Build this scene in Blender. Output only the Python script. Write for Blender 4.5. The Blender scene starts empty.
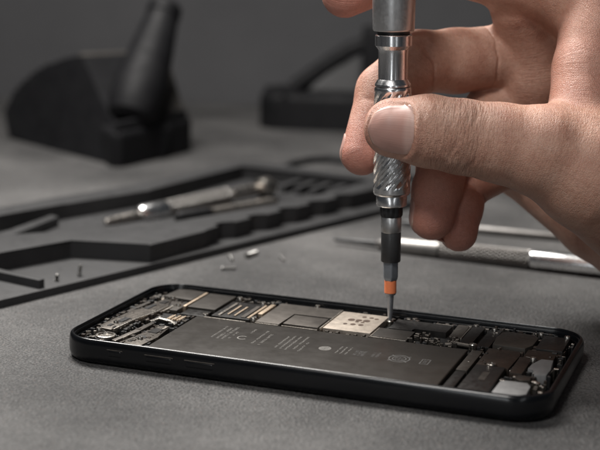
import bpy, bmesh, math, random
import numpy as np
from mathutils import Vector, Matrix

MM = 0.001
S = bpy.context.scene
COL = S.collection
rnd = random.Random(7)

# ------------------------------------------------------------------ camera (measured in mm)
FPX, PITCH, DIST, ROLL = 1416.0, 0.2069, 641.12, 0.0268
CAM = np.array([0.0, -DIST * math.cos(PITCH), DIST * math.sin(PITCH)])
FWD = np.array([0, math.cos(PITCH), -math.sin(PITCH)])
UP0 = np.array([0, math.sin(PITCH), math.cos(PITCH)])
RT0 = np.array([1.0, 0, 0])
RT = math.cos(ROLL) * RT0 + math.sin(ROLL) * UP0
UP = -math.sin(ROLL) * RT0 + math.cos(ROLL) * UP0


def ray(u, v):
    return FWD + RT * ((u - 300) / FPX) - UP * ((v - 225) / FPX)


def at(u, v, z=0.0):
    """point of the photograph dropped on the horizontal plane z (mm)"""
    d = ray(u, v)
    return CAM + d * ((z - CAM[2]) / d[2])


def dp(u, v, d):
    """point of the photograph at distance d along the viewing axis (mm)"""
    return CAM + ray(u, v) * d


# ------------------------------------------------------------------ node helpers
def new_mat(name):
    m = bpy.data.materials.new(name)
    m.use_nodes = True
    nt = m.node_tree
    b = nt.nodes['Principled BSDF']
    return m, nt, b


def N(nt, typ, **kw):
    n = nt.nodes.new(typ)
    for k, v in kw.items():
        if k in n.inputs:
            n.inputs[k].default_value = v
        else:
            setattr(n, k, v)
    return n


def coords(nt, scale=1.0, stretch=(1, 1, 1)):
    tc = N(nt, 'ShaderNodeTexCoord')
    mp = N(nt, 'ShaderNodeMapping')
    mp.inputs['Scale'].default_value = [1000 * scale * s for s in stretch]
    nt.links.new(tc.outputs['Object'], mp.inputs['Vector'])
    return mp.outputs['Vector']


def noise(nt, vec, scale, detail=3, rough=.55):
    n = N(nt, 'ShaderNodeTexNoise', Scale=scale, Detail=detail, Roughness=rough)
    nt.links.new(vec, n.inputs['Vector'])
    return n


def ramp(nt, fac, stops):
    r = N(nt, 'ShaderNodeValToRGB')
    els = r.color_ramp.elements
    while len(els) < len(stops):
        els.new(.5)
    for e, (p, c) in zip(els, stops):
        e.position = p
        e.color = (*c, 1) if len(c) == 3 else c
    nt.links.new(fac, r.inputs['Fac'])
    return r


def maprange(nt, fac, a, b, c, d):
    r = N(nt, 'ShaderNodeMapRange')
    for k, v in zip(('From Min', 'From Max', 'To Min', 'To Max'), (a, b, c, d)):
        r.inputs[k].default_value = v
    nt.links.new(fac, r.inputs['Value'])
    return r.outputs['Result']


def bump(nt, bsdf, height, strength, dist_mm, prev=None):
    b = N(nt, 'ShaderNodeBump', Strength=strength, Distance=dist_mm * MM)
    nt.links.new(height, b.inputs['Height'])
    if prev:
        nt.links.new(prev, b.inputs['Normal'])
    nt.links.new(b.outputs['Normal'], bsdf.inputs['Normal'])
    return b.outputs['Normal']


def simple(name, col, rough=.5, metal=0.0, var=.15, nscale=.25, bscale=3.0, bstr=.15, bdist=.05, coat=0, spec=.5, rvar=.12, stretch=(1, 1, 1)):
    """painted / metal surface with mottling, uneven gloss and a fine grain"""
    m, nt, b = new_mat(name)
    vec = coords(nt, stretch=stretch)
    n = noise(nt, vec, nscale, 5, .6)
    lo = [c * (1 - var) for c in col]
    hi = [min(1, c * (1 + var)) for c in col]
    r = ramp(nt, n.outputs['Fac'], [(.3, lo), (.7, hi)])
    nt.links.new(r.outputs['Color'], b.inputs['Base Color'])
    n2 = noise(nt, vec, nscale * 5, 4, .65)
    nt.links.new(maprange(nt, n2.outputs['Fac'], .3, .7, max(.02, rough - rvar), min(1, rough + rvar)), b.inputs['Roughness'])
    b.inputs['Metallic'].default_value = metal
    b.inputs['Specular IOR Level'].default_value = spec
    b.inputs['Coat Weight'].default_value = coat
    n3 = noise(nt, vec, bscale, 3, .6)
    bump(nt, b, n3.outputs['Fac'], bstr, bdist)
    return m


M = {}
M['frame'] = simple('black_anodised', (.0035, .004, .005), .22, 0, .2, .02, 4, .01, .01, spec=.5, rvar=.03)
M['black'] = simple('black_plastic', (.012, .012, .013), .45, 0, .3, .3, 3, .2, .04)
M['film'] = simple('dark_film', (.013, .0115, .0105), .42, .25, .3, .12, 1.5, .15, .05)
M['battery'] = simple('battery_wrap', (.030, .026, .022), .40, .3, .10, .03, .9, .12, .08, rvar=.05)
M['print'] = simple('grey_print', (.155, .147, .135), .6, 0, .45, 1.2, 3, .05, .01)
M['print_dim'] = simple('faded_print', (.065, .063, .061), .6, 0, .5, 1.0, 3, .05, .01)
M['shield'] = simple('shield_steel', (.135, .122, .11), .42, .8, .06, .05, 2, .12, .03, rvar=.05)
M['shield_dark'] = simple('dark_shield', (.05, .045, .04), .45, .6, .1, .06, 2, .12, .03, rvar=.05)
M['edge'] = simple('bright_edge', (.5, .46, .41), .35, 1, .2, .4, 2, .15, .03)
M['gold'] = simple('gold_plate', (.34, .295, .25), .55, .6, .22, .35, 4, .35, .04)
M['goldbar'] = simple('pale_gold_bar', (.46, .37, .28), .45, .8, .1, .3, 3, .2, .03)
M['steel'] = simple('small_steel', (.46, .43, .39), .3, 1, .2, .4, 3, .2, .04)
M['bracket'] = simple('bracket_steel', (.10, .09, .08), .42, .85, .15, .25, 1.5, .25, .06)
M['greyplate'] = simple('grey_metal_plate', (.25, .25, .25), .55, .45, .15, .2, 2, .15, .03)
M['brown'] = simple('brown_film', (.030, .021, .016), .5, .3, .3, .15, 1.5, .2, .05)
M['rail'] = simple('dark_rail', (.048, .042, .036), .5, .4, .25, .15, 2, .2, .04)
M['hole'] = simple('brown_hole', (.05, .026, .014), .7, 0, .3, .5, 3, .1, .02)
M['pcb'] = simple('black_board', (.014, .014, .014), .5, 0, .4, .4, 2, .4, .06)
M['silver'] = simple('brushed_silver', (.82, .82, .83), .24, 1, .08, .05, .9, .12, .02, rvar=.08, stretch=(4, 4, .25))
M['matte_silver'] = simple('satin_aluminium', (.58, .58, .58), .38, .95, .10, .2, 6, .18, .02, rvar=.08)
M['chrome'] = simple('polished_steel', (.86, .86, .86), .24, 1, .06, .1, 2, .06, .02, rvar=.06)
M['warm_steel'] = simple('worn_steel', (.56, .52, .48), .32, 1, .12, .1, 2, .15, .03)
M['screw'] = simple('dull_steel', (.30, .295, .285), .4, .9, .2, .4, 3, .2, .04)
M['knurl'] = simple('knurled_steel', (.26, .25, .24), .45, 1, .12, .2, 4, .2, .03)
M['sleeve'] = simple('black_sleeve', (.034, .034, .035), .42, .1, .15, .2, 4, .15, .02)
M['hex'] = simple('blue_grey_steel', (.24, .26, .29), .42, .6, .12, .2, 3, .1, .02)
M['bit'] = simple('grey_bit_steel', (.36, .38, .41), .4, .8, .15, .3, 3, .1, .02)
M['orange'] = simple('orange_band', (.88, .25, .10), .45, 0, .06, .3, 4, .05, .01)
M['tray'] = simple('charcoal_tray', (.026, .026, .027), .6, 0, .2, .05, 1.6, .3, .1, spec=.35)
M['stand'] = simple('black_stand_plastic', (.007, .007, .008), .6, 0, .2, .02, .6, .1, .05, spec=.18)
M['taupe'] = simple('taupe_plate', (.045, .040, .035), .6, 0, .2, .03, .6, .1, .05)
M['label'] = simple('worn_label', (.12, .115, .11), .6, 0, .3, .3, 1, .05, .02)
M['wall'] = simple('grey_backdrop', (.070, .070, .074), .85, 0, .10, .004, .08, .2, .4)


def desk_material():
    m, nt, b = new_mat('grey_work_mat')
    vec = coords(nt)
    big = noise(nt, vec, .012, 4, .55)
    mid = noise(nt, vec, .28, 4, .6)
    fine = noise(nt, vec, 1.35, 3, .75)
    mx = N(nt, 'ShaderNodeMath', operation='MULTIPLY_ADD')
    nt.links.new(mid.outputs['Fac'], mx.inputs[0]); mx.inputs[1].default_value = .35
    nt.links.new(big.outputs['Fac'], mx.inputs[2])
    mx2 = N(nt, 'ShaderNodeMath', operation='MULTIPLY_ADD')
    nt.links.new(fine.outputs['Fac'], mx2.inputs[0]); mx2.inputs[1].default_value = 1.7
    nt.links.new(mx.outputs[0], mx2.inputs[2])
    r = ramp(nt, maprange(nt, mx2.outputs[0], 1.05, 2.0, 0, 1), [(.25, (.022, .022, .0225)), (.5, (.060, .059, .059)), (.75, (.134, .131, .128))])
    # faint rusty specks
    sp = noise(nt, vec, .75, 2, .5)
    fac = maprange(nt, sp.outputs['Fac'], .60, .74, 0, .35)
    mc = N(nt, 'ShaderNodeMix', data_type='RGBA')
    nt.links.new(fac, mc.inputs['Factor']); nt.links.new(r.outputs['Color'], mc.inputs['A'])
    mc.inputs['B'].default_value = (.125, .085, .07, 1)
    nt.links.new(mc.outputs['Result'], b.inputs['Base Color'])
    b.inputs['Roughness'].default_value = .62
    b.inputs['Specular IOR Level'].default_value = .35
    w = N(nt, 'ShaderNodeTexVoronoi', Scale=1.15)
    nt.links.new(vec, w.inputs['Vector'])
    h = N(nt, 'ShaderNodeMath', operation='ADD')
    nt.links.new(w.outputs['Distance'], h.inputs[0]); nt.links.new(fine.outputs['Fac'], h.inputs[1])
    bump(nt, b, h.outputs[0], 1.0, .36)
    return m


M['desk'] = desk_material()


def skin_material():
    m, nt, b = new_mat('skin')
    vec = coords(nt)
    uv = N(nt, 'ShaderNodeAttribute', attribute_name='skin_lines')
    red = N(nt, 'ShaderNodeAttribute', attribute_name='redness')
    mot = noise(nt, vec, .11, 5, .6)
    mot2 = noise(nt, vec, .8, 4, .65)
    r = ramp(nt, mot.outputs['Fac'], [(.25, (.42, .205, .145)), (.5, (.52, .292, .212)), (.75, (.60, .375, .285))])
    m1 = N(nt, 'ShaderNodeMix', data_type='RGBA')
    nt.links.new(maprange(nt, red.outputs['Fac'], 0, 1, 0, .75), m1.inputs['Factor'])
    nt.links.new(r.outputs['Color'], m1.inputs['A'])
    m1.inputs['B'].default_value = (.52, .205, .155, 1)
    m2 = N(nt, 'ShaderNodeMix', data_type='RGBA', blend_type='MULTIPLY')
    m2.inputs['Factor'].default_value = .4
    r2 = ramp(nt, mot2.outputs['Fac'], [(.3, (.62, .52, .48)), (.55, (1, 1, 1))])
    nt.links.new(m1.outputs['Result'], m2.inputs['A']); nt.links.new(r2.outputs['Color'], m2.inputs['B'])
    nt.links.new(m2.outputs['Result'], b.inputs['Base Color'])
    b.inputs['Roughness'].default_value = .43
    b.inputs['Specular IOR Level'].default_value = .5
    b.subsurface_method = 'RANDOM_WALK' if hasattr(b, 'subsurface_method') else None
    b.inputs['Subsurface Weight'].default_value = .25
    b.inputs['Subsurface Radius'].default_value = (1.0, .35, .2)
    b.inputs['Subsurface Scale'].default_value = 1.6 * MM
    # crossing fine lines: around the limb and along it
    def lines(sx, sy, scale, seed):
        mp = N(nt, 'ShaderNodeMapping'); mp.inputs['Scale'].default_value = (sx, sy, 1); mp.inputs['Location'].default_value = (seed, seed, 0)
        mp.inputs['Rotation'].default_value = (0, 0, .45 if sx > sy else -.5)
        nt.links.new(uv.outputs['Vector'], mp.inputs['Vector'])
        return noise(nt, mp.outputs['Vector'], scale, 3, .6).outputs['Fac']
    a = lines(3.4, .8, 1.0, 3.1)
    c = lines(1.0, 2.8, 1.0, 9.7)
    mn = N(nt, 'ShaderNodeMath', operation='MINIMUM')
    nt.links.new(a, mn.inputs[0]); nt.links.new(c, mn.inputs[1])
    mk = N(nt, 'ShaderNodeAttribute', attribute_name='line_mask')
    ml = N(nt, 'ShaderNodeMath', operation='MULTIPLY')
    nt.links.new(mn.outputs[0], ml.inputs[0]); nt.links.new(mk.outputs['Fac'], ml.inputs[1])
    pv = noise(nt, vec, .07, 3, .5)
    pm = N(nt, 'ShaderNodeMath', operation='MULTIPLY'); nt.links.new(ml.outputs[0], pm.inputs[0])
    nt.links.new(maprange(nt, pv.outputs['Fac'], .35, .65, .45, 1.25), pm.inputs[1])
    nt.links.new(maprange(nt, mot2.outputs['Fac'], .3, .7, .36, .56), b.inputs['Roughness'])
    n1 = bump(nt, b, pm.outputs[0], .8, .46)
    v = N(nt, 'ShaderNodeTexVoronoi', Scale=1.7, feature='DISTANCE_TO_EDGE')
    nt.links.new(vec, v.inputs['Vector'])
    n2 = bump(nt, b, maprange(nt, v.outputs['Distance'], 0, .25, 0, 1), .5, .12, n1)
    wr = N(nt, 'ShaderNodeAttribute', attribute_name='wrinkle')
    wn = lines(1.3, .25, 1.0, 5.5)
    mm = N(nt, 'ShaderNodeMath', operation='MULTIPLY')
    nt.links.new(wr.outputs['Fac'], mm.inputs[0]); nt.links.new(wn, mm.inputs[1])
    bump(nt, b, mm.outputs[0], 1.0, 1.0, n2)
    return m


def nail_material():
    m, nt, b = new_mat('fingernail')
    uv = N(nt, 'ShaderNodeAttribute', attribute_name='nail_uv')
    sep = N(nt, 'ShaderNodeSeparateXYZ')
    nt.links.new(uv.outputs['Vector'], sep.inputs[0])
    # lunula: pale disc at the root (u=-1); pale free edge at u=+1
    sq = N(nt, 'ShaderNodeMath', operation='MULTIPLY'); nt.links.new(sep.outputs['Y'], sq.inputs[0]); nt.links.new(sep.outputs['Y'], sq.inputs[1])
    ad = N(nt, 'ShaderNodeMath', operation='MULTIPLY_ADD'); nt.links.new(sq.outputs[0], ad.inputs[0]); ad.inputs[1].default_value = .28; nt.links.new(sep.outputs['X'], ad.inputs[2])
    r = ramp(nt, maprange(nt, ad.outputs[0], -1, 1.2, 0, 1), [(0, (.50, .32, .27)), (.16, (.50, .325, .28)), (.26, (.43, .245, .205)), (.86, (.44, .255, .215)), (.95, (.50, .32, .265)), (1, (.54, .37, .30))])
    nt.links.new(r.outputs['Color'], b.inputs['Base Color'])
    b.inputs['Roughness'].default_value = .44
    b.inputs['Subsurface Weight'].default_value = .15
    b.inputs['Subsurface Radius'].default_value = (1, .4, .3)
    b.inputs['Subsurface Scale'].default_value = 1.0 * MM
    mp = N(nt, 'ShaderNodeMapping'); mp.inputs['Scale'].default_value = (.2, 12, 1)
    nt.links.new(uv.outputs['Vector'], mp.inputs['Vector'])
    n = noise(nt, mp.outputs['Vector'], 1.4, 3, .6)
    bump(nt, b, n.outputs['Fac'], .4, .16)
    return m


# ------------------------------------------------------------------ object helpers
def obj(name, bm, mat, parent=None, smooth=True, angle=35):
    me = bpy.data.meshes.new(name)
    bmesh.ops.recalc_face_normals(bm, faces=bm.faces)
    bm.to_mesh(me); bm.free()
    me.transform(Matrix.Scale(MM, 4))
    me.materials.append(mat)
    if smooth:
        me.shade_smooth()
        me.set_sharp_from_angle(angle=math.radians(angle))
    o = bpy.data.objects.new(name, me)
    COL.objects.link(o)
    if parent:
        o.parent = parent
    return o


def empty(name, loc, rot=(0, 0, 0), label=None, cat=None, group=None):
    o = bpy.data.objects.new(name, None)
    o.empty_display_size = .01
    COL.objects.link(o)
    o.location = [c * MM for c in loc]
    o.rotation_euler = rot
    tag(o, label, cat, group)
    return o


def tag(o, label=None, cat=None, group=None, kind=None):
    if label: o['label'] = label
    if cat: o['category'] = cat
    if group: o['group'] = group
    if kind: o['kind'] = kind
    return o


def box(bm, x0, x1, y0, y1, z0, z1, bev=.2, seg=2, rot=None):
    vs = [bm.verts.new((x, y, z)) for z in (z0, z1) for x, y in ((x0, y0), (x1, y0), (x1, y1), (x0, y1))]
    fs = [bm.faces.new([vs[i] for i in f]) for f in ((3, 2, 1, 0), (4, 5, 6, 7), (0, 1, 5, 4), (1, 2, 6, 5), (2, 3, 7, 6), (3, 0, 4, 7))]
    if rot:
        c = Vector(((x0 + x1) / 2, (y0 + y1) / 2, (z0 + z1) / 2))
        bmesh.ops.rotate(bm, cent=c, matrix=Matrix.Rotation(rot, 3, 'Z'), verts=vs)
    if bev:
        es = list({e for f in fs for e in f.edges})
        bmesh.ops.bevel(bm, geom=es, offset=bev, segments=seg, affect='EDGES', profile=.6)


def prism(bm, pts, z0, z1, bev=.2, seg=2):
    n = len(pts)
    area = sum(pts[i][0] * pts[(i + 1) % n][1] - pts[(i + 1) % n][0] * pts[i][1] for i in range(n))
    if area < 0: pts = pts[::-1]
    lo = [bm.verts.new((p[0], p[1], z0)) for p in pts]
    hi = [bm.verts.new((p[0], p[1], z1)) for p in pts]
    fs = [bm.faces.new(lo[::-1]), bm.faces.new(hi)]
    for i in range(n):
        fs.append(bm.faces.new((lo[i], lo[(i + 1) % n], hi[(i + 1) % n], hi[i])))
    if bev:
        es = list(fs[1].edges) + [e for e in {e for f in fs[2:] for e in f.edges} if e not in fs[0].edges and e not in fs[1].edges]
        bmesh.ops.bevel(bm, geom=es, offset=bev, segments=seg, affect='EDGES', profile=.6)


def basis(a, b):
    a, b = Vector(a), Vector(b)
    z = (b - a).normalized()
    x = z.orthogonal().normalized()
    if abs(z.z) < .9:
        x = Vector((0, 0, 1)).cross(z).normalized()
    return a, x, z.cross(x), z, (b - a).length


def lathe(bm, a, b, prof, seg=40, rfun=None):
    """prof: (t along a->b in mm, radius). Closed at both ends"""
    o, x, y, z, L = basis(a, b)
    rings = []
    for t, r in prof:
        ring = []
        for i in range(seg):
            an = 2 * math.pi * i / seg
            rr = rfun(t, an, r) if rfun else r
            ring.append(bm.verts.new(o + z * t + (x * math.cos(an) + y * math.sin(an)) * rr))
        rings.append(ring)
    for p, q in zip(rings, rings[1:]):
        for i in range(seg):
            bm.faces.new((p[i], p[(i + 1) % seg], q[(i + 1) % seg], q[i]))
    bm.faces.new(rings[0][::-1]); bm.faces.new(rings[-1])


def tube(bm, pts, r, seg=10):
    pts = [Vector(p) for p in pts]
    rings = []
    for i, p in enumerate(pts):
        t = (pts[min(i + 1, len(pts) - 1)] - pts[max(i - 1, 0)]).normalized()
        x = Vector((0, 0, 1)).cross(t)
        if x.length < .05: x = Vector((1, 0, 0))
        x.normalize(); y = t.cross(x)
        rings.append([bm.verts.new(p + (x * math.cos(k * 2 * math.pi / seg) + y * math.sin(k * 2 * math.pi / seg)) * r) for k in range(seg)])
    for p, q in zip(rings, rings[1:]):
        for i in range(seg):
            bm.faces.new((p[i], p[(i + 1) % seg], q[(i + 1) % seg], q[i]))
    bm.faces.new(rings[0][::-1]); bm.faces.new(rings[-1])


def one(name, fn, mat, parent=None, **kw):
    bm = bmesh.new(); fn(bm)
    return obj(name, bm, mat, parent, **kw)


# ------------------------------------------------------------------ the setting
def sheet(bm, x0, x1, y0, y1, z0, z1):
    box(bm, x0, x1, y0, y1, z0, z1, 0)


tag(one('desk', lambda bm: sheet(bm, -900, 900, -900, 436, -12, 0), M['desk']), kind='structure')
tag(one('backdrop', lambda bm: sheet(bm, -1100, 1100, 440, 452, -12, 520), M['wall']), kind='structure')

# ------------------------------------------------------------------ smartphone
PX, PY, PYAW = 9.932, -200.525, -0.3385
phone = empty('smartphone', (PX, PY, 0), (0, 0, PYAW), 'opened black smartphone lying flat with battery and circuit board exposed', 'smartphone')
L, W, R = 150.9, 75.7, 11.5


def rrect(inset, z, n=12):
    pts = []
    for sx, sy, a0 in ((1, 1, 0), (-1, 1, 90), (-1, -1, 180), (1, -1, 270)):
        for k in range(n):
            a = math.radians(a0 + 90 * k / (n - 1)); r = max(R - inset, .5)
            pts.append((sx * (L / 2 - R) + r * math.cos(a), sy * (W / 2 - R) + r * math.sin(a), z))
    return pts


def frame_bm(bm):
    prof = [(2.6, .05), (1.2, .35), (.45, 1.1), (.1, 2.2), (0, 3.4), (0, 4.9), (.05, 6.0), (.2, 6.9), (.45, 7.45), (.8, 7.75), (1.1, 7.85), (1.3, 7.83), (1.4, 7.7), (1.45, 7.1), (1.8, 7.0), (1.88, 6.85), (1.95, 5.7), (2.5, 5.6), (2.55, 2.6)]
    rings = [[bm.verts.new(p) for p in rrect(i, z)] for i, z in prof]
    for p, q in zip(rings, rings[1:]):
        n = len(p)
        for i in range(n):
            bm.faces.new((p[i], p[(i + 1) % n], q[(i + 1) % n], q[i]))
    bm.faces.new(rings[0][::-1]); bm.faces.new(rings[-1])


one('frame', frame_bm, M['frame'], phone, angle=40)
# side buttons: ring switch and two volume keys, sunk in the near long side
for x0, x1 in ((-57.6, -53.2), (-45.0, -36.6), (-32.0, -23.2)):
    def key(bm):
        box(bm, x0, x1, -38.02, -36.9, 3.4, 5.25, .45, 3)
    one('side_button', key, M['frame'], phone)
    def highlight_bar(bm):
        box(bm, x0 - .5, x1 + .5, -37.90, -37.2, 5.3, 5.62, .1, 1)
    one('button_highlight', highlight_bar, M['bracket'], phone)  # lighter steel sliver paints in the highlight along the key's top edge

bat = one('battery', lambda bm: box(bm, -47.2, 43.4, -34.9, 5.0, 2.65, 6.55, .45, 3), M['battery'], phone)


# worn printing on the battery wrap: unreadable lines of tiny characters
def glyph_line(bm, x, y0, y1, h=.75, z=6.575, dens=.85):
    y = y0
    while y < y1:
        w = rnd.uniform(.25, .6)
        if rnd.random() < dens:
            k = rnd.randrange(4)
            t = .16
            rects = [(x - h / 2, x + h / 2, y, y + t)]
            if k in (0, 1): rects.append((x - h / 2, x - h / 2 + t, y + t + .01, y + w))
            if k in (1, 2): rects.append((x + h / 2 - t, x + h / 2, y + t + .01, y + w))
            if k == 3: rects.append((x - t / 2, x + t / 2, y + t + .01, y + w))
            if k == 2: rects.append((x - t / 2, x + t / 2, y + t + .01, y + w * .8))
            for a, b, c, d in rects:
                f = [bm.verts.new(p) for p in ((a, c, z), (b, c, z), (b, d, z), (a, d, z))]
                bm.faces.new(f)
        y += w + .22


def ring_mark(bm, cx, cy, rx, ry, t, z=6.575, a0=0, a1=360, n=28):
    for i in range(n):
        p, q = (math.radians(a0 + (a1 - a0) * k / n) for k in (i, i + 1))
        f = [(cx + (rx - s) * math.cos(a), cy + (ry - s) * math.sin(a), z) for a, s in ((p, 0), (q, 0), (q, t), (p, t))]
        bm.faces.new([bm.verts.new(v) for v in f])


def print_bm(bm):
    for x, a, b in ((-33.2, -15.5, -2.5), (-31.2, -16, -3), (-29.6, -15.8, -2.2), (-27.8, -14.5, -7), (-23.6, -6.5, -1.2), (-19.4, -16.5, -2.0), (-17.0, -17, -5),
                    (-11.4, -17.5, -5), (-9.6, -18, -4), (-7.8, -18.5, -3), (-5.6, -17, -3), (-3.6, -18.5, -9)):
        glyph_line(bm, x, a, b, .62 if rnd.random() < .5 else .8)
    ring_mark(bm, -24.2, -12.2, 1.7, 1.9, .45, a0=60, a1=330)
    for x in (7.3, 8.8, 10.4):
        glyph_line(bm, x, -15.5, -8, .5)
    for k in range(7):                                     # filled round badge
        ring_mark(bm, 2.9, -12.3, 1.9 - .25 * k, 2.2 - .3 * k, .2)


one('battery_print', print_bm, M['print'], bat, smooth=False)


def print2_bm(bm):
    for x in (13.0, 14.2, 15.4):
        glyph_line(bm, x, -15, -10.5, .9)
    for x in (18.4, 19.8):
        glyph_line(bm, x, -14.5, -10, .7)
    ring_mark(bm, 26.6, -13, 3.3, 3.6, .4); ring_mark(bm, 26.6, -13, 2.2, 2.4, .35)
    for x in (25.6, 26.6, 27.6):
        glyph_line(bm, x, -14.5, -11.5, .7)
    for a in range(4):
        t = math.radians(45 + 90 * a); c, s = math.cos(t), math.sin(t)
        q = [(26.6 + c * r - s * w, -13 + s * r + c * w, 6.58) for r, w in ((2.6, -.2), (4.1, -.2), (4.1, .2), (2.6, .2))]
        bm.faces.new([bm.verts.new(p) for p in q])
    for a, b, c, d in ((33.2, 33.5, -15.5, -10.5), (35.6, 35.9, -15.5, -10.5), (33.52, 35.58, -15.5, -15.2), (33.52, 35.58, -10.8, -10.5)):
        bm.faces.new([bm.verts.new(p) for p in ((a, c, 6.575), (b, c, 6.575), (b, d, 6.575), (a, d, 6.575))])
    glyph_line(bm, 34.5, -14.6, -11.2, 1.1)


one('faded_print', print2_bm, M['print_dim'], bat, smooth=False)


def plate(name, mat, x0, x1, y0, y1, z0, z1, bev=.18, seg=2, rot=None, parent=phone):
    return one(name, lambda bm: box(bm, x0, x1, y0, y1, z0, z1, bev, seg, rot), M[mat], parent)


def poly(name, mat, pts, z0, z1, bev=.18, parent=phone):
    return one(name, lambda bm: prism(bm, pts, z0, z1, bev), M[mat], parent)


board = poly('logic_board', 'pcb', [(-56, 6.0), (44, 6.0), (44, 33.6), (-56, 33.6)], 2.65, 4.6, .1)

# --- row of shields along the far side
sA = poly('shield_plate', 'shield', [(-27.2, 6.4), (-18.9, 6.4), (-18.9, 20.2), (-5.7, 20.2), (-5.7, 31.0), (-27.2, 31.0)], 4.62, 6.75, .2)
plate('shield_plate', 'shield', -18.5, -6.6, 8.6, 19.8, 4.62, 6.55, .2)
plate('shield_lip', 'edge', -27.2, -19.2, 5.75, 6.32, 4.62, 6.5, .08)
plate('shield_lip', 'edge', -18.4, -6.2, 6.6, 7.1, 4.62, 6.3, .08)
plate('shield_lip', 'edge', -5.62, -5.2, 7.2, 31.0, 4.62, 6.85, .08)
plate('shield_lip', 'edge', -45.0, -30.5, 5.6, 6.2, 4.62, 6.35, .08)
gp = plate('gold_plate', 'gold', -4.7, 11.1, 7.8, 29.6, 4.62, 6.95, .25)


def disc_bm(bm, cx, cy, z0, z1, rx, ry=None, seg=20):
    ry = ry or rx
    vs = [[bm.verts.new((cx + rx * math.cos(2 * math.pi * k / seg), cy + ry * math.sin(2 * math.pi * k / seg), z)) for k in range(seg)] for z in (z0, z1)]
    for i in range(seg):
        bm.faces.new((vs[0][i], vs[0][(i + 1) % seg], vs[1][(i + 1) % seg], vs[1][i]))
    bm.faces.new(vs[0][::-1]); bm.faces.new(vs[1])


for hx, hy, r in ((3.9, 25.4, .6), (6.4, 25.2, .6), (.9, 20.6, .95), (3.4, 20.8, .85), (5.9, 21.1, .95), (3.0, 15.6, .7), (.5, 15.2, .55), (5.6, 15.8, .7), (8.3, 24.6, .6), (3.3, 18.9, .5), (5.2, 19.0, .5)):
    one('plate_hole', lambda bm: disc_bm(bm, hx, hy, 6.85, 6.985, r * 1.25, r * 1.5), M['hole'], gp, smooth=False)
# ragged foil edge of the gold plate
def foil(bm):
    x = -4.6
    while x < 11:
        w = rnd.uniform(.5, 1.4)
        box(bm, x, x + w, 6.2 + rnd.uniform(-.3, .4), 7.7, 4.62, rnd.uniform(5.2, 6.6), .1, 1)
        x += w + .1
one('foil_edge', foil, M['bracket'], phone)
plate('shield_plate', 'shield_dark', 11.9, 23.4, 7.0, 17.0, 4.62, 6.6, .2)
plate('shield_lip', 'edge', 11.9, 23.2, 6.35, 6.93, 4.62, 6.45, .08)
plate('shield_lip', 'edge', 11.35, 11.83, 7.2, 17.2, 4.62, 6.5, .08)
poly('black_film', 'film', [(14.2, 18.2), (22, 18.2), (22, 20.5), (32.6, 20.5), (32.8, 28.6), (25, 29.4), (14.2, 29.4)], 4.62, 6.5, .15)
plate('film_edge', 'edge', 27.0, 32.8, 29.6, 30.0, 4.62, 6.5, .05)
plate('gold_bar', 'goldbar', -29.6, -27.9, 14.5, 27.3, 4.62, 7.0, .25)
pB = plate('connector_block', 'film', -43.5, -30.2, 8.2, 27.4, 4.62, 6.4, .2)
for x, a, b, w, m in ((-38.6, 11, 22.5, .35, 'goldbar'), (-36.0, 10.4, 21.8, .35, 'goldbar'), (-41.0, 9, 25, .5, 'edge'), (-30.9, 9.3, 26, .45, 'goldbar'), (-32.8, 9.5, 24, .8, 'shield')):
    plate('contact_strip', m, x - w, x + w, a, b, 6.42, 6.75, .08, 1, parent=pB)
plate('shield_plate', 'shield_dark', -54.6, -44.6, 14.0, 33.0, 4.62, 6.7, .25)
plate('shield_plate', 'film', -54.0, -45.4, 6.6, 13.4, 4.62, 6.1, .25)
plate('gold_bar', 'goldbar', -55.9, -54.9, 13.0, 32.5, 4.62, 6.95, .15)
poly('camera_cover', 'shield_dark', [(-67.5, 22.5), (-56.4, 21.4), (-56.2, 33.4), (-62, 34.2), (-66.5, 33.2)], 2.7, 6.9, .4)
plate('camera_cover', 'rail', -66, -56.5, 9.5, 20.6, 2.7, 6.2, .35)

# --- flex and connectors right of the film
def rough_conn(bm):
    for k in range(46):
        x = rnd.uniform(22.8, 37.5); y = 8 + rnd.uniform(0, 8.5) - (x - 30) * .1
        w, d = rnd.uniform(.5, 1.8), rnd.uniform(.4, 1.6)
        box(bm, x, x + w, y, y + d, 4.63, rnd.uniform(5.6, 6.9), .15, 1, rnd.uniform(-.4, .4))
one('flex_connector', rough_conn, M['bracket'], phone)
plate('flex_cable', 'rail', 34.2, 38.0, 17.4, 32.0, 4.63, 6.4, .2, rot=.03)
plate('flex_cable', 'film', 39.0, 43.0, 12.0, 31.4, 4.63, 6.6, .2)
plate('flex_edge', 'edge', 38.25, 38.6, 16.4, 31.6, 4.63, 6.45, .05)
one('flex_clip', lambda bm: tube(bm, [(35, 10.2, 5.6), (39, 10.6, 6.2), (43.8, 9.8, 6.2)], .7), M['bracket'], phone)

# --- bottom end (right): rail, haptic box, speaker plate and brackets
plate('rail', 'rail', 44.6, 48.0, -16.2, 5.0, 2.65, 6.6, .3)
plate('rail', 'film', 44.6, 47.8, -34.0, -16.5, 2.65, 6.3, .3)
tp = plate('haptic_motor', 'film', 49.0, 57.9, -34.0, -8.8, 2.65, 6.7, .35)
plate('label', 'rail', 52.7, 54.7, -23.3, -15.6, 6.71, 6.76, 0, parent=tp)
poly('grey_plate', 'greyplate', [(58.8, -33.6), (59.0, -22.0), (60.4, -20.8), (66.6, -20.6), (68.0, -23.5), (68.2, -30.6), (66.0, -33.4)], 2.65, 6.7, .25)
plate('connector_block', 'brown', 59.6, 63.4, -12.6, 4.2, 2.65, 6.6, .25)
poly('steel_bracket', 'greyplate', [(64.4, -2.6), (66.2, 3.6), (69.8, 3.8), (70.6, -6), (70.4, -11.8), (67.0, -13.0), (66.2, -8.5), (64.2, -8.0)], 2.65, 6.9, .3)
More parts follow.
